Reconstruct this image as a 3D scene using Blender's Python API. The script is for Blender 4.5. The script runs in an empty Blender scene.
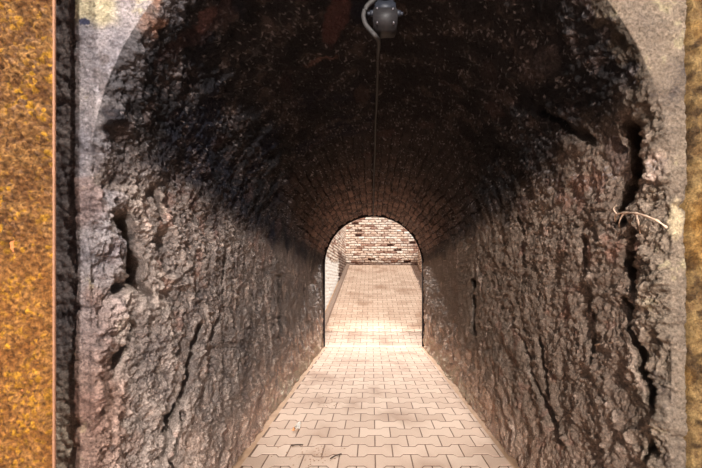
import bpy, bmesh, math, random
import numpy as np
from mathutils import Vector

random.seed(7)
C = bpy.context.scene.collection
H = 1.09                      # eye height above the paving
F = 465.0                     # focal length in pixels of a 702 wide frame
CX, CY = 372.0, 283.0         # principal point
XL, XR = -0.833, 0.884        # tunnel side walls
XC, R = 0.5 * (XL + XR), 0.5 * (XR - XL)
SPR = 0.306 + H               # springing height of the vault
Y0, Y1 = 1.40, 7.90           # tunnel mouth and far end

# ------------------------------------------------------------------ noise
_rng = np.random.RandomState(11)
_perm = _rng.permutation(256).astype(np.int64)
_perm = np.concatenate([_perm, _perm, _perm])
_grad = _rng.normal(size=(256, 3)); _grad /= np.linalg.norm(_grad, axis=1)[:, None]
def _h(i, j, k):
    return _perm[_perm[_perm[i & 255] + (j & 255)] + (k & 255)]
def perlin(P):
    I = np.floor(P).astype(np.int64); f = P - I
    u = f * f * f * (f * (f * 6 - 15) + 10)
    out = 0
    for dx in (0, 1):
        wx = u[:, 0] if dx else 1 - u[:, 0]
        for dy in (0, 1):
            wy = u[:, 1] if dy else 1 - u[:, 1]
            for dz in (0, 1):
                wz = u[:, 2] if dz else 1 - u[:, 2]
                g = _grad[_h(I[:, 0] + dx, I[:, 1] + dy, I[:, 2] + dz)]
                d = g[:, 0] * (f[:, 0] - dx) + g[:, 1] * (f[:, 1] - dy) + g[:, 2] * (f[:, 2] - dz)
                out = out + wx * wy * wz * d
    return out * 1.6
def fbm(P, n=4, gain=0.5):
    a, s, o = 1.0, 0.0, 0.0
    for k in range(n):
        o = o + a * perlin(P * (2.03 ** k) + 17.3 * k); s += a; a *= gain
    return o / s
def ridged(P, n=4, gain=0.5):
    a, s, o = 1.0, 0.0, 0.0
    for k in range(n):
        o = o + a * (1 - np.abs(perlin(P * (2.1 ** k) + 9.1 * k)) * 2); s += a; a *= gain
    return o / s
def worley(P):
    I = np.floor(P).astype(np.int64); f = P - I
    best = np.full(len(P), 9.0); ident = np.zeros(len(P), np.int64)
    for dx in (-1, 0, 1):
        for dy in (-1, 0, 1):
            for dz in (-1, 0, 1):
                h = _h(I[:, 0] + dx, I[:, 1] + dy, I[:, 2] + dz)
                q = np.stack([dx + (h * 37 % 256) / 256.0, dy + (h * 91 % 256) / 256.0, dz + (h * 151 % 256) / 256.0], 1)
                d = np.sqrt(((q - f) ** 2).sum(1))
                m = d < best
                best = np.where(m, d, best); ident = np.where(m, h, ident)
    return best, ident
def ss(a, b, x):
    t = np.clip((x - a) / (b - a), 0, 1); return t * t * (3 - 2 * t)
def hash2(i, j, k=0):
    return _h(i.astype(np.int64), j.astype(np.int64), np.full(i.shape, k, np.int64)) / 255.0
def srgb(r, g, b):
    f = lambda c: (c / 255.0) / 12.92 if c <= 10 else (((c / 255.0) + 0.055) / 1.055) ** 2.4
    return np.array([f(r), f(g), f(b)])
def mix(a, b, t):
    return a * (1 - t[:, None]) + b * t[:, None]
def segdist(u, v, pts):
    best = np.full(u.shape, 9.0)
    for (a, b), (c, d) in zip(pts[:-1], pts[1:]):
        ex, ey = c - a, d - b; L = ex * ex + ey * ey
        t = np.clip(((u - a) * ex + (v - b) * ey) / L, 0, 1)
        best = np.minimum(best, np.hypot(u - a - t * ex, v - b - t * ey))
    return best

# -------------------------------------------------------------- materials
def material(name, col=None, rough=0.9, bump=0.3, scale=120, vary=0.25, metal=0.0, attr=False, spec=0.3, dist=0.004, grit=0.0):
    m = bpy.data.materials.new(name); m.use_nodes = True
    nt = m.node_tree; N = nt.nodes; L = nt.links
    b = N['Principled BSDF']; b.inputs['Roughness'].default_value = rough
    b.inputs['Metallic'].default_value = metal; b.inputs['Specular IOR Level'].default_value = spec
    tc = N.new('ShaderNodeTexCoord')
    nz = N.new('ShaderNodeTexNoise'); nz.inputs['Scale'].default_value = scale
    nz.inputs['Detail'].default_value = 6; nz.inputs['Roughness'].default_value = 0.65
    L.new(tc.outputs['Object'], nz.inputs['Vector'])
    mr = N.new('ShaderNodeMapRange'); mr.inputs['From Min'].default_value = 0.3; mr.inputs['From Max'].default_value = 0.7
    mr.inputs['To Min'].default_value = 1 - vary; mr.inputs['To Max'].default_value = 1 + vary
    L.new(nz.outputs['Fac'], mr.inputs['Value'])
    mx = N.new('ShaderNodeVectorMath'); mx.operation = 'SCALE'
    if attr:
        at = N.new('ShaderNodeAttribute'); at.attribute_name = 'Col'
        L.new(at.outputs['Color'], mx.inputs[0])
    else:
        mx.inputs[0].default_value = tuple(col)
    L.new(mr.outputs['Result'], mx.inputs['Scale'])
    L.new(mx.outputs['Vector'], b.inputs['Base Color'])
    if grit:
        n2 = N.new('ShaderNodeTexNoise'); n2.inputs['Scale'].default_value = scale * 0.35; n2.inputs['Detail'].default_value = 9; n2.inputs['Roughness'].default_value = 0.72
        L.new(tc.outputs['Object'], n2.inputs['Vector'])
        vo = N.new('ShaderNodeTexVoronoi'); vo.inputs['Scale'].default_value = scale * 0.6; L.new(tc.outputs['Object'], vo.inputs['Vector'])
        ad = N.new('ShaderNodeMath'); ad.operation = 'MULTIPLY_ADD'; ad.inputs[1].default_value = -0.35
        L.new(vo.outputs['Distance'], ad.inputs[0]); L.new(n2.outputs['Fac'], ad.inputs[2])
        b2 = N.new('ShaderNodeBump'); b2.inputs['Strength'].default_value = 1.0; b2.inputs['Distance'].default_value = grit
        L.new(ad.outputs['Value'], b2.inputs['Height'])
    if bump:
        bp = N.new('ShaderNodeBump'); bp.inputs['Strength'].default_value = bump; bp.inputs['Distance'].default_value = dist
        L.new(nz.outputs['Fac'], bp.inputs['Height']); L.new(bp.outputs['Normal'], b.inputs['Normal'])
        if grit: L.new(b2.outputs['Normal'], bp.inputs['Normal'])
    return m
M_ROCK = material('sooty_rock', attr=True, bump=1.0, scale=130, vary=0.5, dist=0.016, spec=0.22, rough=0.85, grit=0.07)
M_PAVE = material('concrete_paver', attr=True, bump=0.3, scale=140, vary=0.10, dist=0.002)
M_BRICK = material('old_brick', attr=True, bump=0.6, scale=40, vary=0.25, dist=0.01)
M_RUST = material('granular_rust', attr=True, bump=1.0, scale=190, vary=0.55, dist=0.012, spec=0.2, grit=0.04)
M_IRON = material('dark_iron', srgb(48, 38, 36), rough=0.7, bump=0.4, scale=80, metal=0.3)
M_CABLE = material('grey_cable', srgb(48, 45, 44), rough=0.7, bump=0.1)
M_HOUSE = material('dusty_grey_metal', srgb(27, 24, 25), rough=0.6, bump=0.2, scale=60, vary=0.2)
M_BLUE = material('blue_grey_metal', srgb(29, 31, 38), rough=0.55, bump=0.2, scale=60, vary=0.25)
M_SCREW = material('dull_steel', srgb(130, 125, 130), rough=0.4, metal=0.8, bump=0)
M_PAPER = material('white_paper', srgb(245, 240, 232), rough=0.8, bump=0.1, vary=0.05)
M_WOOD = material('pale_dry_wood', srgb(176, 148, 126), rough=0.8, bump=0.4, scale=70)
M_DEBRIS = material('dry_dirt', srgb(140, 110, 88), rough=0.95, bump=0.3)
M_MASON = material('plain_masonry', srgb(96, 84, 78), rough=0.95, bump=0.5, scale=12)
M_TWIG = material('dark_twig_bark', srgb(62, 48, 40), bump=0.3)
M_KERB = material('weathered_kerb', srgb(148, 126, 112), rough=0.9, bump=0.5, scale=30)

# ------------------------------------------------------------------ helpers
def tag(o, label, cat, group=None):
    o['label'] = label; o['category'] = cat
    if group: o['group'] = group
    return o
def link(name, me, mat, parent=None, structure=False, smooth=True):
    o = bpy.data.objects.new(name, me); C.objects.link(o)
    if mat: me.materials.append(mat)
    if parent: o.parent = parent
    if structure: o['kind'] = 'structure'
    if smooth: me.shade_smooth()
    return o
def empty(name, loc, label, cat, group=None):
    o = bpy.data.objects.new(name, None); C.objects.link(o); o.location = loc
    o.empty_display_size = 0.05
    return tag(o, label, cat, group)
def grid_mesh(name, P, col=None, mask=None, flip=False):
    """P: (n, m, 3) grid of points, col: (n, m, 3)"""
    n, m = P.shape[:2]
    idx = np.arange(n * m).reshape(n, m)
    q = np.stack([idx[:-1, :-1], idx[1:, :-1], idx[1:, 1:], idx[:-1, 1:]], -1).reshape(-1, 4)
    if flip: q = q[:, ::-1]
    me = bpy.data.meshes.new(name)
    me.vertices.add(n * m); me.vertices.foreach_set('co', P.reshape(-1).astype(np.float32))
    me.loops.add(q.size); me.loops.foreach_set('vertex_index', q.reshape(-1).astype(np.int32))
    me.polygons.add(len(q)); me.polygons.foreach_set('loop_start', np.arange(0, q.size, 4, dtype=np.int32))
    me.update(calc_edges=True)
    if col is not None: set_col(me, col.reshape(-1, 3))
    return me
def set_col(me, c):
    a = me.attributes.new('Col', 'FLOAT_COLOR', 'POINT')
    a.data.foreach_set('color', np.concatenate([np.clip(c, 0.002, 0.95), np.ones((len(c), 1))], 1).reshape(-1).astype(np.float32))
def from_bm(name, bm):
    bmesh.ops.recalc_face_normals(bm, faces=bm.faces)
    me = bpy.data.meshes.new(name); bm.to_mesh(me); bm.free(); return me
def box(bm, x0, x1, y0, y1, z0, z1, bev=0.0):
    r = bmesh.ops.create_cube(bm, size=1)
    for v in r['verts']:
        v.co = Vector((x0 + (v.co.x + .5) * (x1 - x0), y0 + (v.co.y + .5) * (y1 - y0), z0 + (v.co.z + .5) * (z1 - z0)))
    if bev:
        es = list({e for v in r['verts'] for e in v.link_edges})
        bmesh.ops.bevel(bm, geom=es, offset=bev, segments=2, affect='EDGES', profile=0.6)
def tube(bm, pts, rad, n=10):
    rings = []
    pts = [Vector(p) for p in pts]
    rad = rad if isinstance(rad, (list, tuple)) else [rad] * len(pts)
    for i, p in enumerate(pts):
        t = (pts[min(i + 1, len(pts) - 1)] - pts[max(i - 1, 0)]).normalized()
        a = t.cross(Vector((0.3, 0.1, 1)) if abs(t.z) < 0.9 else Vector((1, 0.2, 0))).normalized(); b = t.cross(a)
        rings.append([bm.verts.new(p + rad[i] * (math.cos(2 * math.pi * k / n) * a + math.sin(2 * math.pi * k / n) * b)) for k in range(n)])
    for r0, r1 in zip(rings[:-1], rings[1:]):
        for k in range(n): bm.faces.new((r0[k], r0[(k + 1) % n], r1[(k + 1) % n], r1[k]))
    bm.faces.new(rings[0][::-1]); bm.faces.new(rings[-1])
def smooth_path(pts, n=8):
    P = [Vector(p) for p in pts]; out = []
    for i in range(len(P) - 1):
        p0, p1, p2, p3 = P[max(i - 1, 0)], P[i], P[i + 1], P[min(i + 2, len(P) - 1)]
        for k in range(n):
            t = k / n
            out.append(0.5 * ((2 * p1) + (p2 - p0) * t + (2 * p0 - 5 * p1 + 4 * p2 - p3) * t * t + (3 * p1 - p0 - 3 * p2 + p3) * t ** 3))
    out.append(P[-1]); return out

# ------------------------------------------------------------- tunnel shell
NW, NV = 400, 620
LW = SPR + 0.03                                    # wall length (runs a little below the paving)
sA = np.linspace(0, LW, NW); sB = LW + np.linspace(0, math.pi * R, NV)[1:]; sC = LW + math.pi * R + np.linspace(0, LW, NW)[1:]
S = np.concatenate([sA, sB, sC])
bx = np.empty_like(S); bz = np.empty_like(S); nx = np.empty_like(S); nz = np.empty_like(S)   # n = outward from the axis
mA = S <= LW; mC = S >= LW + math.pi * R - 1e-9; mB = ~(mA | mC)
bx[mA] = XL; bz[mA] = S[mA] - 0.03; nx[mA] = -1; nz[mA] = 0
th = math.pi - (S[mB] - LW) / R
bx[mB] = XC + R * np.cos(th); bz[mB] = SPR + R * np.sin(th); nx[mB] = np.cos(th); nz[mB] = np.sin(th)
bx[mC] = XR; bz[mC] = SPR - (S[mC] - LW - math.pi * R); nx[mC] = 1; nz[mC] = 0
FXL, FXR, FZ = -0.892, 0.944, 2.75                 # limits of the tunnel mouth's face
with np.errstate(divide='ignore'):
    t1 = np.where(nx < -1e-6, (FXL - bx) / nx, np.where(nx > 1e-6, (FXR - bx) / nx, 9e9))
    t2 = np.where(nz > 1e-6, (FZ - bz) / nz, 9e9)
tmax = np.minimum(t1, t2)
NF, NC, ND = 90, 14, 430
rc = 0.032
pathT = []                                          # (kind, value)
fr = np.linspace(1, 0, NF) ** 1.15
ang = np.linspace(0, math.pi / 2, NC + 2)[1:-1]
inv = np.linspace(1 / (Y0 + rc), 1 / Y1, ND); dep = 1 / inv
NU = NF + NC + ND
OUT = np.empty((len(S), NU)); YY = np.empty((len(S), NU)); NO = np.empty(NU); NY = np.empty(NU)   # surface normal (into air) in (out, y)
OUT[:, :NF] = rc + (tmax - rc)[:, None] * fr[None]; YY[:, :NF] = Y0; NO[:NF] = 0; NY[:NF] = -1
OUT[:, NF:NF + NC] = (rc - rc * np.sin(ang))[None]; YY[:, NF:NF + NC] = (Y0 + rc - rc * np.cos(ang))[None]
NO[NF:NF + NC] = -np.sin(ang); NY[NF:NF + NC] = -np.cos(ang)
OUT[:, NF + NC:] = 0; YY[:, NF + NC:] = dep[None]; NO[NF + NC:] = -1; NY[NF + NC:] = 0
PX = bx[:, None] + nx[:, None] * OUT; PZ = bz[:, None] + nz[:, None] * OUT; PY = YY
NX = nx[:, None] * NO[None]; NZ = nz[:, None] * NO[None]; NYY = np.broadcast_to(NY[None], PX.shape)
P = np.stack([PX, PY, PZ], -1).reshape(-1, 3)
sv = np.broadcast_to(S[:, None], PX.shape).reshape(-1)
arc = (sv - LW) / (math.pi * R)                    # 0..1 across the vault
y = P[:, 1]; h = P[:, 2] - H; x = P[:, 0]
left = (x < XC)
face = np.broadcast_to((np.arange(NU) < NF + 4)[None], PX.shape).reshape(-1).astype(float)
warp = np.stack([fbm(P * 3 + 5), fbm(P * 3 + 31), fbm(P * 3 + 71)], 1)
Q = P + 0.10 * warp

def wl(px, py, side):                               # a point of a side wall from where it shows
    X = XL if side < 0 else XR
    d = X * F / (px - CX); return d, (CY - py) / F * d

invault = ss(-0.02, 0.05, arc) * (1 - ss(0.95, 1.02, arc))
edge = np.minimum(arc, 1 - arc)
# where the vault still wears rough render, and where its brick shows
brickm = ss(0.03, 0.10, edge + 0.035 * fbm(P * 2.5 + 3)) * ss(3.0, 4.4, y + 0.9 * fbm(P * 1.7 + 40)) * (1 - face)
big = fbm(Q * 1.6 + 2, 3)
mid = ridged(Q * np.array([4.5, 4.0, 4.0]) + 4, 5, 0.6)
slant = Q.copy(); slant[:, 1] = Q[:, 1] * 1.0 + Q[:, 2] * 0.25
chis = ridged(slant * np.array([9, 11, 5.5]) + 8, 3, 0.6)
fine = fbm(P * 30 + 3, 4, 0.7)
w1, id1 = worley(P * 38 + 1.3 * warp)
w2, id2 = worley(P * 9 + 0.8 * warp)
lower = 1 - ss(0.10, 0.45, h + 0.2 * big)
nod = ss(-0.10, 0.15, h + 0.15 * big) * (1 - ss(0.75, 1.1, h)) * (1 - ss(2.6, 4.2, y)) * (1 - face)
far = ss(2.5, 6.0, y)
rough = 1 - 0.30 * far
rock = 0.030 * big + rough * (0.048 * (mid - 0.45) + 0.016 * (chis - 0.45) * (0.35 + 0.65 * lower) + 0.024 * fine
       + 0.018 * (0.6 - w1) * (0.35 + 0.65 * nod) + 0.022 * (0.55 - w2) * (0.4 + 0.6 * ss(0.1, 0.5, perlin(P * 1.3 + 8) + 0.35)))
rock = np.where(rock < -0.03, -0.03 + (rock + 0.03) * 1.6, rock)
# the face of the mouth is flatter dressed stone
fc = 0.012 * big + 0.014 * (mid - 0.45) + 0.012 * fine + 0.004 * (0.6 - w1)
# stone joints of the jambs
jh = P[:, 2] / 0.33 + 0.25 * perlin(P * 2 + 9)
jd = np.abs(jh - np.round(jh)) * 0.33
fc = fc - 0.014 * np.exp(-(jd / 0.010) ** 2) * (h < 0.3)
# brick relief
bl, bw = 0.235, 0.078
av = (sv - LW) + 0.030 * fbm(P * 5 + 12, 3)
row = np.floor(av / bw); yy = y / bl + 0.5 * (row % 2) + 0.1 * hash2(row, row * 0) + 0.09 * perlin(P * 5)
colm = np.floor(yy); fu = av / bw - row; fv = yy - colm
em = np.minimum(np.minimum(fu, 1 - fu) * bw, np.minimum(fv, 1 - fv) * bl)
bid = hash2(row, colm, 3); bid2 = hash2(row, colm, 8)
brk = 0.016 * ss(0.001, 0.014, em) * ss(0.12, 0.2, bid2) + 0.024 * (bid - 0.5) + 0.018 * fine + 0.012 * big + 0.006 * (mid - .45) - 0.012
disp = rock * (1 - brickm) + brk * brickm
disp = disp * (1 - face) + fc * face
disp = np.where((invault > 0.5) & (face < .5), disp * (0.85 + 0.15 * brickm), disp)
# named cracks, hollows and the two upright slots
u = y + 0.03 * warp[:, 0]; v = h + 0.03 * warp[:, 1]
dark = np.zeros(len(P)); ysh = np.zeros(len(P))      # ysh: how far a hollow runs on under its far lip
def groove(side, pts, w, depth, sharp=2):
    global disp, dark, ysh
    q = [wl(a, b, side) for a, b in pts]
    m = left if side < 0 else ~left
    d = segdist(u, v, q)
    k = np.exp(-(d / w) ** sharp) * m * (1 - face)
    disp = disp - depth * k; ysh = ysh + 1.1 * depth * k; dark = np.maximum(dark, k)
groove(-1, [(124, 222), (132, 245), (135, 272)], 0.034, 0.20)
groove(-1, [(152, 190), (160, 215)], 0.018, 0.05)
groove(-1, [(197, 330), (185, 390), (160, 455)], 0.022, 0.13)
groove(-1, [(180, 420), (172, 468)], 0.022, 0.07)
groove(-1, [(135, 330), (118, 372)], 0.016, 0.05)
groove(-1, [(120, 290), (138, 280), (150, 296)], 0.02, 0.06)
groove(-1, [(226, 250), (222, 300), (212, 340)], 0.02, 0.04)
groove(1, [(641, 128), (634, 165), (624, 212)], 0.030, 0.26)
groove(1, [(636, 232), (630, 262), (640, 295)], 0.018, 0.10)
groove(1, [(628, 300), (643, 350), (652, 400), (648, 468)], 0.013, 0.07)
groove(1, [(540, 340), (553, 425)], 0.022, 0.07)
groove(1, [(520, 215), (524, 262)], 0.022, 0.06)
groove(1, [(585, 230), (590, 300), (598, 360)], 0.016, 0.05)
groove(1, [(520, 330), (535, 380), (560, 440)], 0.02, 0.04)
groove(1, [(572, 110), (600, 140)], 0.02, 0.05)
for side, a, b in ((-1, (279.5, 276), (279.5, 336)), (1, (473.5, 280), (474.5, 334))):
    y0, h0 = wl(*a, side); y1, h1 = wl(*b, side)
    m = left if side < 0 else ~left
    k = (1 - ss(0.065, 0.095, np.abs(y - 0.5 * (y0 + y1) + 0.01 * fine))) * ss(min(h0, h1) - 0.02, min(h0, h1) + 0.02, h) * (1 - ss(max(h0, h1) - 0.02, max(h0, h1) + 0.02, h)) * m * (1 - face)
    disp = disp - 0.26 * k; ysh = ysh + 0.55 * k; dark = np.maximum(dark, k)

# ---- colour of the stone, with some light and shade painted in
c1 = fbm(P * 2.2 + 50, 4); c2 = fbm(P * 7 + 90, 4); c3 = fbm(P * 26 + 12, 3, .6)
base = mix(srgb(112, 100, 94), srgb(142, 126, 116), np.clip(0.5 + 1.1 * c2, 0, 1))
base = mix(base, srgb(84, 74, 70), ss(0.05, 0.5, c1 + 0.4 * c3))
warmr = (~left) * 1.0
base = mix(base, srgb(124, 102, 84), 0.5 * warmr)
base = mix(base, srgb(176, 152, 138), ss(0.28, 0.55, c3 + 0.5 * c2) * 0.5)
base = mix(base, srgb(150, 90, 74), ss(0.30, 0.5, c2 + 0.5 * perlin(P * 1.1 + 77)) * 0.25 * (1 - far))
# lime bloom towards the paving; further in, light from the far end painted too
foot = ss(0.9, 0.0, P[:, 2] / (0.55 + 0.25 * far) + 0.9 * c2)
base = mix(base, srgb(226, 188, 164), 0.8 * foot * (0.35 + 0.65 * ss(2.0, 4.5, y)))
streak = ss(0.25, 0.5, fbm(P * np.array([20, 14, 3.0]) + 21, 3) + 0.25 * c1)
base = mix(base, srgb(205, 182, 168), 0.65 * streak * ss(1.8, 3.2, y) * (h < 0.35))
# sooty vault, with wall shade painted in: the edge follows the shadow line
soot_shade = ss(0.34, 0.60, h + np.where(left, 0.04, -0.06) + 0.14 * c1 + 0.10 * c2 + 0.035 * (y - 2)) * (1 - face)
soot_shade_c = mix(srgb(20, 20, 25), srgb(42, 38, 40), np.clip(0.5 + c2 * 1.6, 0, 1))
soot_shade_c = mix(soot_shade_c, srgb(27, 30, 46), ss(-0.05, 0.35, c1) * left * 0.8)
base = mix(base, soot_shade_c, soot_shade * (0.95 - 0.3 * ss(4, 7, y)))
brc = mix(srgb(104, 82, 74), srgb(160, 130, 116), bid)
brc = mix(brc, srgb(60, 48, 46), ss(-.1, .45, c2))
brc = mix(srgb(50, 42, 40), brc, ss(0.001, 0.012, em))
brc = mix(brc, srgb(150, 132, 122), ss(.15, .5, c3 + .5 * c2) * .5)
brc = mix(brc, srgb(38, 33, 34), (0.88 - 0.8 * ss(4.0, 6.8, y + 1.0 * c1)))  # bricks painted paler towards the far end, where light reaches the vault
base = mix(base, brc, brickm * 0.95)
# flecks and root-like whitish bloom on the dark vault
sm = ss(0.08, 0.45, 0.8 * c3 + c2) * soot_shade * (1 - brickm)
base = mix(base, srgb(84, 70, 66), sm * 0.7)
fl = ss(0.46, 0.58, perlin(P * 70 + 3 * warp) + 0.45 * c2) * (invault) * (1 - face)
base = mix(base, srgb(150, 140, 138), fl * 0.7)
web = ss(0.965, 0.99, 1 - np.abs(perlin(Q * 9 + 33))) * ss(0.15, 0.4, perlin(P * 2.2 + 61))
base = mix(base, srgb(120, 110, 108), web * 0.35 * invault * (1 - face))
red = ss(0.52, 0.62, perlin(Q * 4.2 + 15)) * invault * (1 - face)
base = mix(base, srgb(74, 54, 52), red * 0.5)
def patch(px, py, rx, ry, colr, k=0.85, rot=0.0):   # bare-brick patches on the vault
    global base
    d0 = np.array([(px - CX) / F, 1.0, (CY - py) / F])
    # where that sight line meets the vault
    a = d0[0] ** 2 + d0[2] ** 2; bq = -2 * (d0[0] * XC + d0[2] * (SPR - H)); cq = XC ** 2 + (SPR - H) ** 2 - R * R
    t = (-bq + math.sqrt(bq * bq - 4 * a * cq)) / (2 * a)
    p0 = d0 * t + np.array([0, 0, H])
    ay = (y - p0[1]); th0 = math.atan2(p0[2] - SPR, p0[0] - XC); aa = (sv - (LW + (math.pi - th0) * R))
    ca, sa = math.cos(rot), math.sin(rot)
    e = np.hypot((aa * ca + ay * sa) / rx, (-aa * sa + ay * ca) / ry) + 0.45 * c2
    base = mix(base, colr, k * (1 - ss(0.85, 1.1, e)) * (1 - face))
patch(335, 22, 0.055, 0.17, srgb(92, 62, 60), 0.85, 0.25)
patch(208, 18, 0.05, 0.045, srgb(104, 74, 70))
patch(286, 85, 0.03, 0.10, srgb(60, 46, 46), 0.6)
patch(362, 93, 0.05, 0.14, srgb(80, 62, 58), 0.6)
patch(546, 62, 0.06, 0.12, srgb(84, 72, 70), 0.6)
patch(490, 70, 0.05, 0.09, srgb(70, 56, 54), 0.5)
patch(152, 22, 0.10, 0.05, srgb(170, 130, 110), 0.7)
for (a, b, r_, s_) in ((125, 235, .035, -1), (112, 250, .04, -1), (160, 265, .025, -1), (137, 262, .03, -1), (205, 60, .03, -1), (650, 385, .03, 1), (520, 250, .05, 1)):
    y0, h0 = wl(a, b, s_); m = left if s_ < 0 else ~left
    k = (1 - ss(0.6, 1.1, np.hypot(y - y0, h - h0) / r_ + 0.4 * c2)) * m * (1 - face)
    base = mix(base, srgb(150, 108, 96), 0.45 * k)
# dressed stone of the mouth
lc = mix(srgb(150, 142, 146), srgb(184, 170, 166), np.clip(.5 + 1.2 * c2, 0, 1)); lc = mix(lc, srgb(176, 142, 126), ss(0.2, -0.5, h + 0.3 * c1))
rcx = mix(srgb(136, 118, 104), srgb(172, 150, 128), np.clip(.5 + 1.2 * c2, 0, 1))
fcol = mix(rcx, lc, ss(0.35, -0.35, x + .3 * c1))
fcol = mix(fcol, srgb(196, 182, 140), ss(0.3, 0.5, c2 + c3 * .6) * 0.5)
fcol = mix(fcol, srgb(96, 84, 80), ss(0.25, 0.55, -c2 + c3 * .7) * 0.7)
fcol = mix(fcol, srgb(160, 122, 108), ss(0.2, 0.5, perlin(P * 6 + 5) + .4 * c2) * left * (h < 0.4) * 0.5)
fcol = mix(fcol, srgb(206, 190, 150), left * ss(0.75, 0.80, h + .06 * c2) * ss(-0.74, -0.80, x + .05 * c2) * 0.8)
fcol = mix(fcol, srgb(44, 50, 84), left * (np.hypot((x + 0.865) / .022, (h - 0.785) / .014) < 1 + c2) * 0.9)
fcol = mix(fcol, srgb(236, 210, 170), (~left) * (1 - ss(0.7, 1.2, np.hypot((x - 0.918) / .025, (h - 0.185) / .07) + c2)) * 0.9)
cface = np.maximum(face, 1 - ss(Y0 + 0.02, Y0 + 0.06 + 0.16 * (h < 0.3), y + 0.16 * c2 + 0.10 * c1))
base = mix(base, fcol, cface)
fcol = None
base = base * (1.72 - 0.82 * soot_shade[:, None] * (1 - brickm[:, None]) - 0.45 * cface[:, None]) * (1 + 0.25 * c3[:, None]) * (1 - (0.36 + 0.14 * ss(-0.3, 0.3, x)) * cface)[:, None]
Pd = P + disp[:, None] * np.stack([NX.reshape(-1), NYY.reshape(-1), NZ.reshape(-1)], 1)
Pd[:, 1] += ysh
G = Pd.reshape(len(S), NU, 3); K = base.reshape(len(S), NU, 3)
i1, i2, f1 = NW - 1, NW - 1 + NV - 1, NF + NC - 4
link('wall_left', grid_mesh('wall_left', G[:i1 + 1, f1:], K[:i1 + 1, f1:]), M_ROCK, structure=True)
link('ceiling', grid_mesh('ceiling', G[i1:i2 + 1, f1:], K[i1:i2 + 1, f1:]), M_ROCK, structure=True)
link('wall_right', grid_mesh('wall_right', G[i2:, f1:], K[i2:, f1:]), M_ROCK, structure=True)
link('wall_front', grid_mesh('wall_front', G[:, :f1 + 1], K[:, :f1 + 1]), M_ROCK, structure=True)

# --------------------------------------------------- walls beside the mouth
def panel(name, x0, x1, yp, z0, z1, nxp, nzp, func, mat, structure=True):
    X, Z = np.meshgrid(np.linspace(x0, x1, nxp), np.linspace(z0, z1, nzp), indexing='ij')
    Pp = np.stack([X, np.full_like(X, yp), Z], -1).reshape(-1, 3)
    d, c = func(Pp)
    Pp[:, 1] -= d
    return link(name, grid_mesh(name, Pp.reshape(nxp, nzp, 3), c.reshape(nxp, nzp, 3)), mat, structure=structure)
def mortar(Pp):
    w, i = worley(Pp * 45); n = fbm(Pp * 20, 3); b = fbm(Pp * 3 + 4, 3)
    c = mix(srgb(92, 84, 84), srgb(124, 112, 108), np.clip(.5 + n, 0, 1))
    c = mix(c, srgb(178, 160, 142), ss(-0.15, -0.5, Pp[:, 2] - H + .2 * b) * .9) * 1.35
    return 0.012 * (0.6 - w) + 0.012 * n + 0.02 * b, c
def ochre(Pp):
    w, i = worley(Pp * 60); w2, _ = worley(Pp * 21 + 3); n = fbm(Pp * 25, 3); b = fbm(Pp * 4 + 9, 3)
    c = mix(srgb(132, 100, 64), srgb(196, 160, 104), np.clip(.5 + 1.2 * n + .3 * b, 0, 1))
    c = mix(c, srgb(92, 68, 42), ss(.4, .85, w2 + .8 * n))
    c = mix(c, srgb(176, 120, 40), ss(.1, .5, b) * .5)
    return (0.014 * (0.6 - w) + 0.018 * (.5 - w2) + 0.02 * n) * ss(.93, .965, Pp[:, 0]) - .035 * (1 - ss(.934, .957, Pp[:, 0] + .006 * b)), c * .62
panel('wall_front_left', -1.9, -0.880, 1.43, -0.02, 2.75, 260, 520, mortar, M_ROCK)
panel('wall_front_right', 0.925, 1.9, 1.39, -0.02, 2.75, 300, 560, ochre, M_RUST)
bm = bmesh.new(); box(bm, -3.2, 3.2, Y0 + .12, Y1 - .02, 2.30, 2.36)
link('wall_upper', from_bm('wall_upper', bm), M_MASON, structure=True, smooth=False)
for nm, a, b in (('wall_side_left', -3.2, -1.05), ('wall_side_right', 1.1, 3.2)):
    bm = bmesh.new(); box(bm, a, b, 1.55, Y1 - .02, -0.02, 2.31)
    link(nm, from_bm(nm, bm), M_MASON, structure=True, smooth=False)

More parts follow.
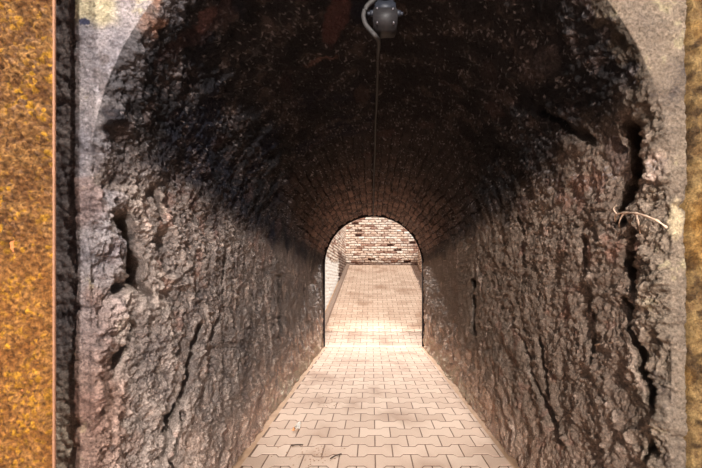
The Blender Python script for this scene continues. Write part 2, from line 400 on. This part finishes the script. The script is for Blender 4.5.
# rusty post at the left of the mouth
def rusty_post():
    x0, x1, y0, y1, z1 = -1.16, -0.822, 1.20, 1.36, 2.5
    nxp, nzp = 170, 900
    X, Z = np.meshgrid(np.linspace(x0, x1, nxp), np.linspace(0, z1, nzp), indexing='ij')
    Pp = np.stack([X, np.full_like(X, y0), Z], -1).reshape(-1, 3)
    w, i = worley(Pp * 95); w2, i2 = worley(Pp * 40 + 7); n = fbm(Pp * 14, 3); b = fbm(Pp * np.array([5, 5, 3.0]) + 2, 3); f = fbm(Pp * 90, 2)
    up = ss(0.0, 0.25, Pp[:, 2] - H + .3 * b)
    d = (0.016 * (0.6 - w) + 0.016 * (.6 - w2)) * (0.5 + .5 * up) + 0.006 * n - 0.02 * np.exp(-((Pp[:, 0] + .905) / .014) ** 2 - ((Pp[:, 2] - H + .275) / .016) ** 2) - 0.02 * np.exp(-((Pp[:, 0] + .93) / .012) ** 2 - ((Pp[:, 2] - H - .1) / .03) ** 2)
    d = (d + .012) * ss(x1, x1 - 0.012, Pp[:, 0])
    rv = (i * 53 % 256) / 256.0
    c = mix(srgb(138, 92, 52), srgb(184, 134, 78), np.clip(.5 + n + f * .6, 0, 1))
    c = mix(c, srgb(232, 168, 44), ss(.72, 1.0, rv + .35 * b + .2 * n) * .85)
    c = mix(c, srgb(176, 140, 120), ss(.2, -.05, rv) * up * .4)
    c = mix(c, srgb(104, 64, 36), ss(.5, .8, w2 + .3 * f) * .7)
    c = mix(c, srgb(196, 122, 44), (1 - up) * .3)
    c = c * (.58 + .6 * f[:, None])
    Pp[:, 1] -= d
    t = empty('rusty_post', (0.5 * (x0 + x1), 1.28, 0), 'orange-yellow rusty post with a flaking granular face at the left side of the tunnel mouth', 'post')
    Pp -= np.array(t.location)
    o = link('face_plate', grid_mesh('face_plate', Pp.reshape(nxp, nzp, 3), c.reshape(nxp, nzp, 3)), M_RUST, t)
    bm = bmesh.new(); box(bm, x0 - t.location.x, x1 - t.location.x - .004, y0 + .004 - 1.28, y0 + .010 - 1.28, 0, z1)
    box(bm, x0 - t.location.x, -.03, y0 + .010 - 1.28, y1 - 1.28, 0, z1)
    link('core', from_bm('core', bm), material('rust_brown', srgb(150, 92, 52), bump=.6, scale=90), t, smooth=False)
    bm = bmesh.new(); box(bm, x1 - t.location.x - .004, x1 - t.location.x + .003, y0 - 1.281, y0 + .006 - 1.28, 0, z1, .001)
    o = link('edge_strip', from_bm('edge_strip', bm), material('worn_steel_edge', srgb(120, 84, 62), rough=.6, bump=.4), t, smooth=False)
    o['label'] = 'thin worn steel edge'
rusty_post()

# ------------------------------------------------------------------- paving
PL, PR_ = 0.225, 0.186
def pavers(name, y0, y1, xa, xb, zf, seed, drop=0.0, gap=0.004):
    """one mesh of wavy double-T pavers clipped to xa(y)..xb(y) on a bed; zf(y) the height"""
    rnd = random.Random(seed)
    V, Fc, Cc = [], [], []
    a = 0.020
    nrow = int(math.ceil((y1 - y0) / PR_))
    for r in range(nrow):
        yc = y0 + (r + .5) * PR_
        off = (r % 2) * 0.5 * PL + 0.02
        xl, xr = xa(yc), xb(yc)
        k0 = int(math.floor((xl - off) / PL)) - 1; k1 = int(math.ceil((xr - off) / PL)) + 1
        for k in range(k0, k1 + 1):
            xc = off + k * PL; g = gap
            hx = PL / 2 - g
            prof = [(-hx, a), (-0.30 * PL, a), (-0.20 * PL, -a), (0.20 * PL, -a), (0.30 * PL, a), (hx, a)]
            top = [(px_, PR_ / 2 - 0.0085 + w_) for px_, w_ in prof]
            outl = [(px_, -yy_) for px_, yy_ in top] + top[::-1]
            # clip to the strip
            pts = []
            for (px_, py_) in outl:
                X = min(max(xc + px_, xl), xr); pts.append((X, min(max(yc + py_, y0), y1)))
            if max(p[0] for p in pts) - min(p[0] for p in pts) < 0.02: continue
            cxm = sum(p[0] for p in pts) / len(pts); cym = sum(p[1] for p in pts) / len(pts)
            dz = rnd.uniform(0, .0008); n0 = len(V); n = len(pts)
            tint = rnd.uniform(-1, 1)
            for lvl, sh, zz in ((0, 0, -0.012), (1, 0, -0.0012), (2, 0.002, 0.0)):
                for (X, Y) in pts:
                    dx, dy = cxm - X, cym - Y; L = math.hypot(dx, dy) or 1
                    V.append((X + dx / L * sh, Y + dy / L * sh, zf(Y) + zz + dz)); Cc.append((tint, lvl))
            for lv in (0, 1):
                for q in range(n):
                    b0 = n0 + lv * n
                    Fc.append((b0 + q, b0 + (q + 1) % n, b0 + n + (q + 1) % n, b0 + n + q))
            Fc.append(tuple(n0 + 2 * n + q for q in range(n)))
    npv = len(V)
    # bed between and beside the stones
    ny = 160
    for j in range(ny + 1):
        Y = y0 + (y1 - y0) * j / ny
        for X, k in ((xa(Y) - 0.12, -2), (xa(Y) + .004, -2), (xa(Y), -1), (xb(Y), -1), (xb(Y) - .004, -2), (xb(Y) + 0.12, -2)):
            V.append((X, Y, zf(Y) - (0.0016 if k == -1 else 0.0008))); Cc.append((0, k))
    for j in range(ny):
        for q in (0, 2, 4):
            b0 = npv + 6 * j + q
            Fc.append((b0, b0 + 1, b0 + 7, b0 + 6))
    me = bpy.data.meshes.new(name); me.from_pydata(V, [], Fc); me.update()
    A = np.array(V); T = np.array(Cc)
    n1 = fbm(A * np.array([2.2, 1.6, 2]) + 3, 3); n2 = fbm(A * 9 + 8, 3)
    c = mix(srgb(188, 160, 140), srgb(210, 184, 164), np.clip(.5 + .5 * T[:, 0], 0, 1))
    c = mix(c, srgb(158, 126, 104), ss(.05, .45, n1 + .3 * n2) * .75)
    joint = (T[:, 1] == 0)
    c = np.where(joint[:, None], srgb(120, 92, 74)[None], c)
    c = np.where((T[:, 1] == -1)[:, None], srgb(104, 78, 62)[None], c)
    c = np.where((T[:, 1] == -2)[:, None], mix(srgb(196, 162, 132), srgb(164, 130, 102), np.clip(.5 + n2, 0, 1)), c)
    set_col(me, c)
    return me
flat = lambda Y: 0.0
link('floor', pavers('floor', Y0 + .05, Y1 + 0.02, lambda Y: XL + .05, lambda Y: XR - .05, flat, 3), M_PAVE, structure=True, smooth=False)
YR0, YR1, ZR1 = 8.02, 15.5, 0.60 + H
ramp = lambda Y: (Y - YR0) / (YR1 - YR0) * ZR1
rl = lambda Y: -0.98 + (Y - 8.0) / 7.5 * 0.18
link('ramp_floor', pavers('ramp_floor', YR0, YR1, rl, lambda Y: 1.5, ramp, 5), M_PAVE, structure=True, smooth=False)
bm = bmesh.new(); box(bm, -1.2, 1.7, Y1 + .02, YR0 + .01, -0.06, 0.008, .006)
link('threshold', from_bm('threshold', bm), material('pale_threshold_stone', srgb(232, 206, 184), bump=.3), structure=True, smooth=False)
bm = bmesh.new(); box(bm, -3.2, 3.2, -7, Y0 + .06, -0.1, -0.012)
link('floor_forecourt', from_bm('floor_forecourt', bm), M_KERB, structure=True, smooth=False)

# ----------------------------------------------------------- far courtyard
def oldbrick(Pp, A, Z, pale=1.0):
    n = fbm(Pp * 2.0 + 1, 3); n2 = fbm(Pp * 7 + 4, 3); n3 = fbm(Pp * 22 + 4, 2)
    zz = Z / 0.080 + .22 * n2 + .2 * n; row = np.floor(zz); aa = A / 0.22 + .5 * (row % 2) + .35 * hash2(row, row * 0, 5) + .25 * n3; cl = np.floor(aa)
    fu, fv = zz - row, aa - cl
    e = np.minimum(np.minimum(fu, 1 - fu) * .080, np.minimum(fv, 1 - fv) * .22)
    b1, b2 = hash2(cl * 7 + row * 13, row * 5 + cl, 1), hash2(cl * 11 + row * 3, row * 17 + cl * 5, 2)
    c = mix(srgb(232, 202, 180), srgb(252, 240, 226), b1)
    c = mix(c, srgb(150, 102, 82), ss(.7, .92, b2 + .25 * n) * .85)
    c = mix(c, srgb(84, 56, 46), (b2 < .045) * 1.0)
    c = mix(srgb(120, 84, 68), c, ss(.004, .014, e))
    c = mix(c, srgb(236, 208, 184), ss(.1, .4, n2 + n3 * .4) * .4)
    d = .03 * ss(.003, .014, e) + .02 * (b1 - .5) - .06 * (b2 < .045) + .03 * n2 + .012 * n3
    return d, c
def back(Pp):
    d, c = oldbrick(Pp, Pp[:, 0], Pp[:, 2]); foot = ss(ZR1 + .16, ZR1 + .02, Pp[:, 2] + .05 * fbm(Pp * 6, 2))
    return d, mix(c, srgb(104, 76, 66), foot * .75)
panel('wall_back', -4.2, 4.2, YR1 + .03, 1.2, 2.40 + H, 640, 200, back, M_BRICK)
# side wall of the ramp, with a white patch near its foot
A, Z = np.meshgrid(np.linspace(Y1, YR1 + .1, 420), np.linspace(0, 4.6, 300), indexing='ij')
Pp = np.stack([rl(A) - .10, A, Z], -1).reshape(-1, 3)
d, c = oldbrick(Pp, Pp[:, 1], Pp[:, 2])
hh = Pp[:, 2] - H; whitem = (1 - ss(-.03, .03, hh - (.62 + .10 * np.sin(Pp[:, 1] * 1.3 + 2.2)) + .06 * fbm(Pp * 4, 3))) * (1 - ss(12.9, 13.2, Pp[:, 1] + .3 * fbm(Pp * 3, 2)))
c = mix(c, srgb(250, 244, 236), whitem * .96)
c = mix(c, srgb(96, 72, 62), (1 - whitem) * ss(12.6, 13.2, Pp[:, 1]) * (1 - ss(.75, 1.0, hh)) * .8)
Pp[:, 0] += d * (1 - .75 * whitem)
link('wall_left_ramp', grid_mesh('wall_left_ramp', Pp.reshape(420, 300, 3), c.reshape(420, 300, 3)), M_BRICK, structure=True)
A, Z = np.meshgrid(np.linspace(Y1, YR1 + .1, 300), np.linspace(0, 4.6, 220), indexing='ij')
Pp = np.stack([np.full_like(A, 1.56), A, np.minimum(Z / 4.6, 1) * (np.maximum(ramp(A), 0) + 0.55)], -1).reshape(-1, 3)
d, c = oldbrick(Pp, Pp[:, 1], Pp[:, 2]); Pp[:, 0] -= d
link('wall_right_ramp', grid_mesh('wall_right_ramp', Pp.reshape(300, 220, 3), c.reshape(300, 220, 3)), M_BRICK, structure=True)
# kerb along the foot of the left ramp wall
bm = bmesh.new()
N = 40; prev = None
for j in range(N + 1):
    Y = YR0 + .03 + (YR1 - .1 - YR0) * j / N; z = ramp(Y); xx = rl(Y)
    ring = [bm.verts.new((xx - .045, Y, z - .02)), bm.verts.new((xx - .045, Y, z + .055)), bm.verts.new((xx + .055, Y, z + .065)), bm.verts.new((xx + .06, Y, z - .02))]
    if prev:
        for q in range(4): bm.faces.new((prev[q], prev[(q + 1) % 4], ring[(q + 1) % 4], ring[q]))
    else: bm.faces.new(ring)
    prev = ring
bm.faces.new(prev[::-1])
link('trim_1', from_bm('trim_1', bm), M_KERB, structure=True, smooth=False)

# ------------------------------------------------------ arched iron frame
def iron_frame():
    t = empty('iron_door_frame', (XC, Y1 + .03, 0), 'thin dark iron door frame arched round the far end of the tunnel', 'door frame')
    def lip(bm, X): box(bm, min(X - .010, X * 1.085), max(X + .010, X * 1.085), -.022, .025, 0.009, SPR, .003)
    for X in (-R + .022, R - .022):
        bm = bmesh.new(); lip(bm, X); link('jamb', from_bm('jamb', bm), M_IRON, t, smooth=False)
    bm = bmesh.new(); rings = []
    for k in range(61):
        a = math.pi * k / 60
        rings.append([bm.verts.new(((R - .022 + o) * math.cos(a), yq, SPR + (R - .022 + o) * math.sin(a))) for o, yq in ((-.010, -.022), (.073, -.022), (.073, .025), (-.010, .025))])
    for r0, r1 in zip(rings[:-1], rings[1:]):
        for q in range(4): bm.faces.new((r0[q], r0[(q + 1) % 4], r1[(q + 1) % 4], r1[q]))
    bm.faces.new(rings[0]); bm.faces.new(rings[-1][::-1])
    link('arch_band', from_bm('arch_band', bm), M_IRON, t, smooth=False)
iron_frame()

# --------------------------------------------------- lamp box on the crown
def lamp():
    D = 1.75; zc = lambda py: (CY - py) / F * D + H; xc = lambda px: (px - CX) / F * D
    x0 = xc(385); t = empty('bulkhead_lamp', (x0, D, zc(33)), 'small grey bulkhead lamp with a blue-grey top, fixed to the black vault crown', 'lamp')
    L = t.location
    def quad(name, secs, mat, bev=.004):                # secs: (z, half width, yfront, yback)
        bm = bmesh.new(); rings = []
        for z, hw, ya, yb in secs:
            rings.append([bm.verts.new((-hw, ya, z)), bm.verts.new((hw, ya, z)), bm.verts.new((hw, yb, z)), bm.verts.new((-hw, yb, z))])
        for r0, r1 in zip(rings[:-1], rings[1:]):
            for q in range(4): bm.faces.new((r0[q], r0[(q + 1) % 4], r1[(q + 1) % 4], r1[q]))
        bm.faces.new(rings[0][::-1]); bm.faces.new(rings[-1])
        if bev: bmesh.ops.bevel(bm, geom=list(bm.edges), offset=bev, segments=2, affect='EDGES')
        return link(name, from_bm(name, bm), mat, t)
    quad('cover', [(0, .038, -.035, .04), (.03, .046, -.05, .05), (.066, .044, -.055, .055)], M_HOUSE)
    o = quad('housing', [(.060, .041, -.045, .05), (.094, .037, -.045, .05), (.100, .030, -.035, .045)], M_BLUE); o['label'] = 'blue-grey upper housing'
    ztop = SPR + R - L.z - .01
    quad('bracket', [(.095, .012, -.012, .012), (ztop + .03, .012, -.012, .012)], M_BLUE, .002)
    bm = bmesh.new(); tube(bm, [(-.03, -.02, .108), (0, -.022, .118), (.03, -.02, .108)], .006); link('strap', from_bm('strap', bm), M_BLUE, t)
    for s in (-1, 1):
        bm = bmesh.new(); tube(bm, [(s * .040, -.03, .058), (s * .056, -.03, .056)], .011, 12); tube(bm, [(s * .054, -.03, .056), (s * .066, -.03, .055)], .007, 10)
        link('lug', from_bm('lug', bm), M_BLUE, t)
    for X, zz in ((-.030, .060), (.028, .058), (-.030, .008), (.030, .008)):
        bm = bmesh.new(); tube(bm, [(X, -.059, zz), (X, -.048, zz)], .0035, 8); link('screw', from_bm('screw', bm), M_SCREW, t)
    return t
lamp()
# cable: loop round the lamp, then a run along the crown
D = 1.72
pt = lambda px, py, d=D: ((px - CX) / F * d, d, (CY - py) / F * d + H)
crown = lambda d, X, dz=.022: (X, d, SPR + math.sqrt(R * R - (X - XC) ** 2) - dz)
path = smooth_path([pt(384, -12, 1.78), pt(375, -1), pt(367, 6), pt(363.5, 15), pt(365.5, 24), pt(371, 31), pt(375.5, 36), pt(378.5, 40, 1.80)], 6)
run = [pt(378.8, 46, 1.95)] + [crown(d, X, dz) for d, X, dz in ((2.35, .029, .03), (2.8, .030, .03), (3.4, .024, .035), (4.1, .026, .03), (4.9, .020, .032), (5.8, .024, .03), (6.6, .020, .03), (7.3, .022, .028), (7.85, .022, .03))]
t = empty('electric_cable', (0.02, D, 2.2), 'long grey electric cable looping round the lamp and running along the vault crown', 'cable')
loc = Vector(t.location)
bm = bmesh.new(); tube(bm, [Vector(p) - loc for p in path[:-1] + smooth_path([path[-1]] + run, 6)], .0085, 10)
link('sheath', from_bm('sheath', bm), M_CABLE, t)
for d, X in ((2.35, .029), (3.4, .024), (4.9, .020), (6.6, .020)):
    bm = bmesh.new(); p = Vector(crown(d, X, .03)) - loc; box(bm, p.x - .012, p.x + .012, p.y - .008, p.y + .008, p.z - .008, p.z + .04, .002)
    link('clip', from_bm('clip', bm), M_IRON, t)

# ------------------------------------------------------------ small things
def wallpt(px, py, side, lift=.0):
    d, hh = wl(px, py, side); X = (XL if side < 0 else XR) - side * lift; return Vector((X, d, hh + H))
def root():
    t = empty('dry_root', wallpt(642, 213, 1), 'pale dry root poking out of the right wall, below the deep black hole', 'root')
    loc = Vector(t.location)
    P0 = [Vector(wallpt(a, b, 1, l)) - loc for a, b, l in ((616, 222, .0), (624, 216, .03), (632, 213, .035), (645, 213, .035), (655, 216, .03), (664, 221, .02), (667, 228, .0))]
    sp = smooth_path(P0, 5); bm = bmesh.new(); tube(bm, sp, [.0022 + .0022 * math.sin(k * .7) ** 2 for k in range(len(sp))], 7); link('stem', from_bm('stem', bm), M_WOOD, t)
    for pts in (((626, 215, .03), (622, 209, .03), (620, 205, .01)), ((632, 213, .03), (628, 222, .03), (622, 228, .01)), ((645, 213, .03), (647, 226, .025), (644, 238, .01))):
        bm = bmesh.new(); q = smooth_path([Vector(wallpt(a, b, 1, l)) - loc for a, b, l in pts], 4); tube(bm, q, [.0035 - .002 * k / len(q) for k in range(len(q))], 6); link('rootlet', from_bm('rootlet', bm), M_WOOD, t)
root()
def sliver():
    bm = bmesh.new(); a, b = wallpt(600, 345, 1, .02), wallpt(625, 342, 1, .02); t0 = (a + b) / 2
    tube(bm, smooth_path([a - t0, Vector((-.004, 0, 0.001)), b - t0], 4), [.002, .004, .005, .004, .005, .004, .004, .003, .002], 6)
    o = link('wood_sliver', from_bm('wood_sliver', bm), M_WOOD); o.location = t0
    tag(o, 'short pale wood sliver lying level in the lower right wall', 'wood sliver')
sliver()
fl = lambda px, py: Vector(((px - CX) / F * (H * F / (py - CY)), H * F / (py - CY), 0))
def paper():
    t = empty('paper_scrap', fl(298, 428), 'small crumpled white paper scrap on the paving near the left wall', 'litter')
    bm = bmesh.new(); rnd = random.Random(4); n = 6; g = []
    for i in range(n):
        g.append([bm.verts.new(((i / 5 - .5) * .042, (j / 5 - .5) * .14, .004 + rnd.uniform(0, .03))) for j in range(n)])
    for i in range(n - 1):
        for j in range(n - 1): bm.faces.new((g[i][j], g[i + 1][j], g[i + 1][j + 1], g[i][j + 1]))
    bmesh.ops.solidify(bm, geom=list(bm.faces), thickness=.001)
    link('sheet', from_bm('sheet', bm), M_PAPER, t, smooth=False)
    bm = bmesh.new(); box(bm, -.034, -.019, -.06, .0, .0, .006, .001); o = link('torn_corner', from_bm('torn_corner', bm), material('orange_paper', srgb(226, 150, 84), bump=0), t, smooth=False); o['label'] = 'orange torn corner'
paper()
bm = bmesh.new(); rnd = random.Random(9)
for k in range(130):
    if k < 90: a = fl(rnd.gauss(310, 16), rnd.gauss(455, 6))
    elif k < 130: a = fl(rnd.gauss(330, 8), rnd.gauss(402, 3))
    else: a = Vector((rnd.uniform(XL + .06, XR - .08), rnd.uniform(2.6, 7), 0))
    if not (XL + .05 < a.x < XR - .05): continue
    s = rnd.uniform(.002, .006); r = bmesh.ops.create_icosphere(bm, subdivisions=1, radius=s)
    for v in r['verts']: v.co = Vector((v.co.x * rnd.uniform(.7, 1.5), v.co.y * rnd.uniform(.7, 1.5), v.co.z * .5)) + a + Vector((0, 0, s * .35))
o = link('dirt_crumbs', from_bm('dirt_crumbs', bm), M_DEBRIS); o['kind'] = 'stuff'; tag(o, 'brown dirt crumbs scattered over the paving', 'dirt')
k = 0
for (a, b, ang, ln, lab) in ((336, 457, .9, .10, 'little dark twig on the paving at the bottom of the picture, left of the middle'), (232 + 65, 446, .2, .08, 'little dark twig on the paving close to the white paper scrap, nearer the viewer')):
    bm = bmesh.new(); tube(bm, smooth_path([(-ln / 2, 0, .005), (0, .006, .007), (ln / 2, 0, .005)], 4), [.0045] * 9, 6)
    o = link('twig', from_bm('twig', bm), M_TWIG); o.location = fl(a, b); o.rotation_euler.z = ang; tag(o, lab, 'twig')

# ---------------------------------------------------------- light and camera
def lamp_light(name, loc, energy, col, rad):
    l = bpy.data.lights.new(name, 'POINT'); l.energy = energy; l.color = col; l.shadow_soft_size = rad
    o = bpy.data.objects.new(name, l); C.objects.link(o); o.location = loc; return o
lamp_light('unseen_forecourt_light', (-0.50, -4.6, 2.0 + H), 2900, (1.0, 0.95, 0.89), 0.10)
lamp_light('unseen_forecourt_light', (1.00, -4.6, 2.0 + H), 3200, (1.0, 0.97, 0.95), 0.10)  # one unseen source split in two, added so both walls catch more light
l = bpy.data.lights.new('courtyard_floodlight', 'SPOT'); l.energy = 7800; l.color = (1.0, 0.94, 0.88); l.shadow_soft_size = 0.14; l.spot_size = math.radians(33); l.spot_blend = 0.7
o = bpy.data.objects.new('courtyard_floodlight', l); C.objects.link(o); o.location = (0.03, 13.9, 3.6 + H); o.rotation_euler = Vector((0, -math.cos(math.radians(29)), -math.sin(math.radians(29)))).to_track_quat('-Z', 'Y').to_euler()
l = bpy.data.lights.new('sun', 'SUN'); l.energy = 3.8; l.angle = 0.01; l.color = (1.0, 0.94, 0.86)
o = bpy.data.objects.new('sun', l); C.objects.link(o); o.location = (2, -3, 9); o.rotation_euler = Vector((-.50, .42, -1)).to_track_quat('-Z', 'Y').to_euler()
w = bpy.data.worlds.new('sky'); bpy.context.scene.world = w; w.use_nodes = True
w.node_tree.nodes['Background'].inputs['Color'].default_value = (0.86, 0.92, 1.0, 1); w.node_tree.nodes['Background'].inputs['Strength'].default_value = 0.45

cam = bpy.data.cameras.new('camera'); co = bpy.data.objects.new('camera', cam); C.objects.link(co)
co.location = (0, 0, H); co.rotation_euler = (math.pi / 2, 0, 0)
cam.sensor_width = 36; cam.lens = 36 * F / 702; cam.clip_start = .05
cam.shift_x = -(CX - 351) / 702; cam.shift_y = (CY - 234) / 702
sc = bpy.context.scene; sc.camera = co
sc.view_settings.view_transform = 'Standard'; sc.view_settings.look = 'None'; sc.view_settings.gamma = 1
sc.view_settings.use_curve_mapping = False; sc.view_settings.exposure = 0.0
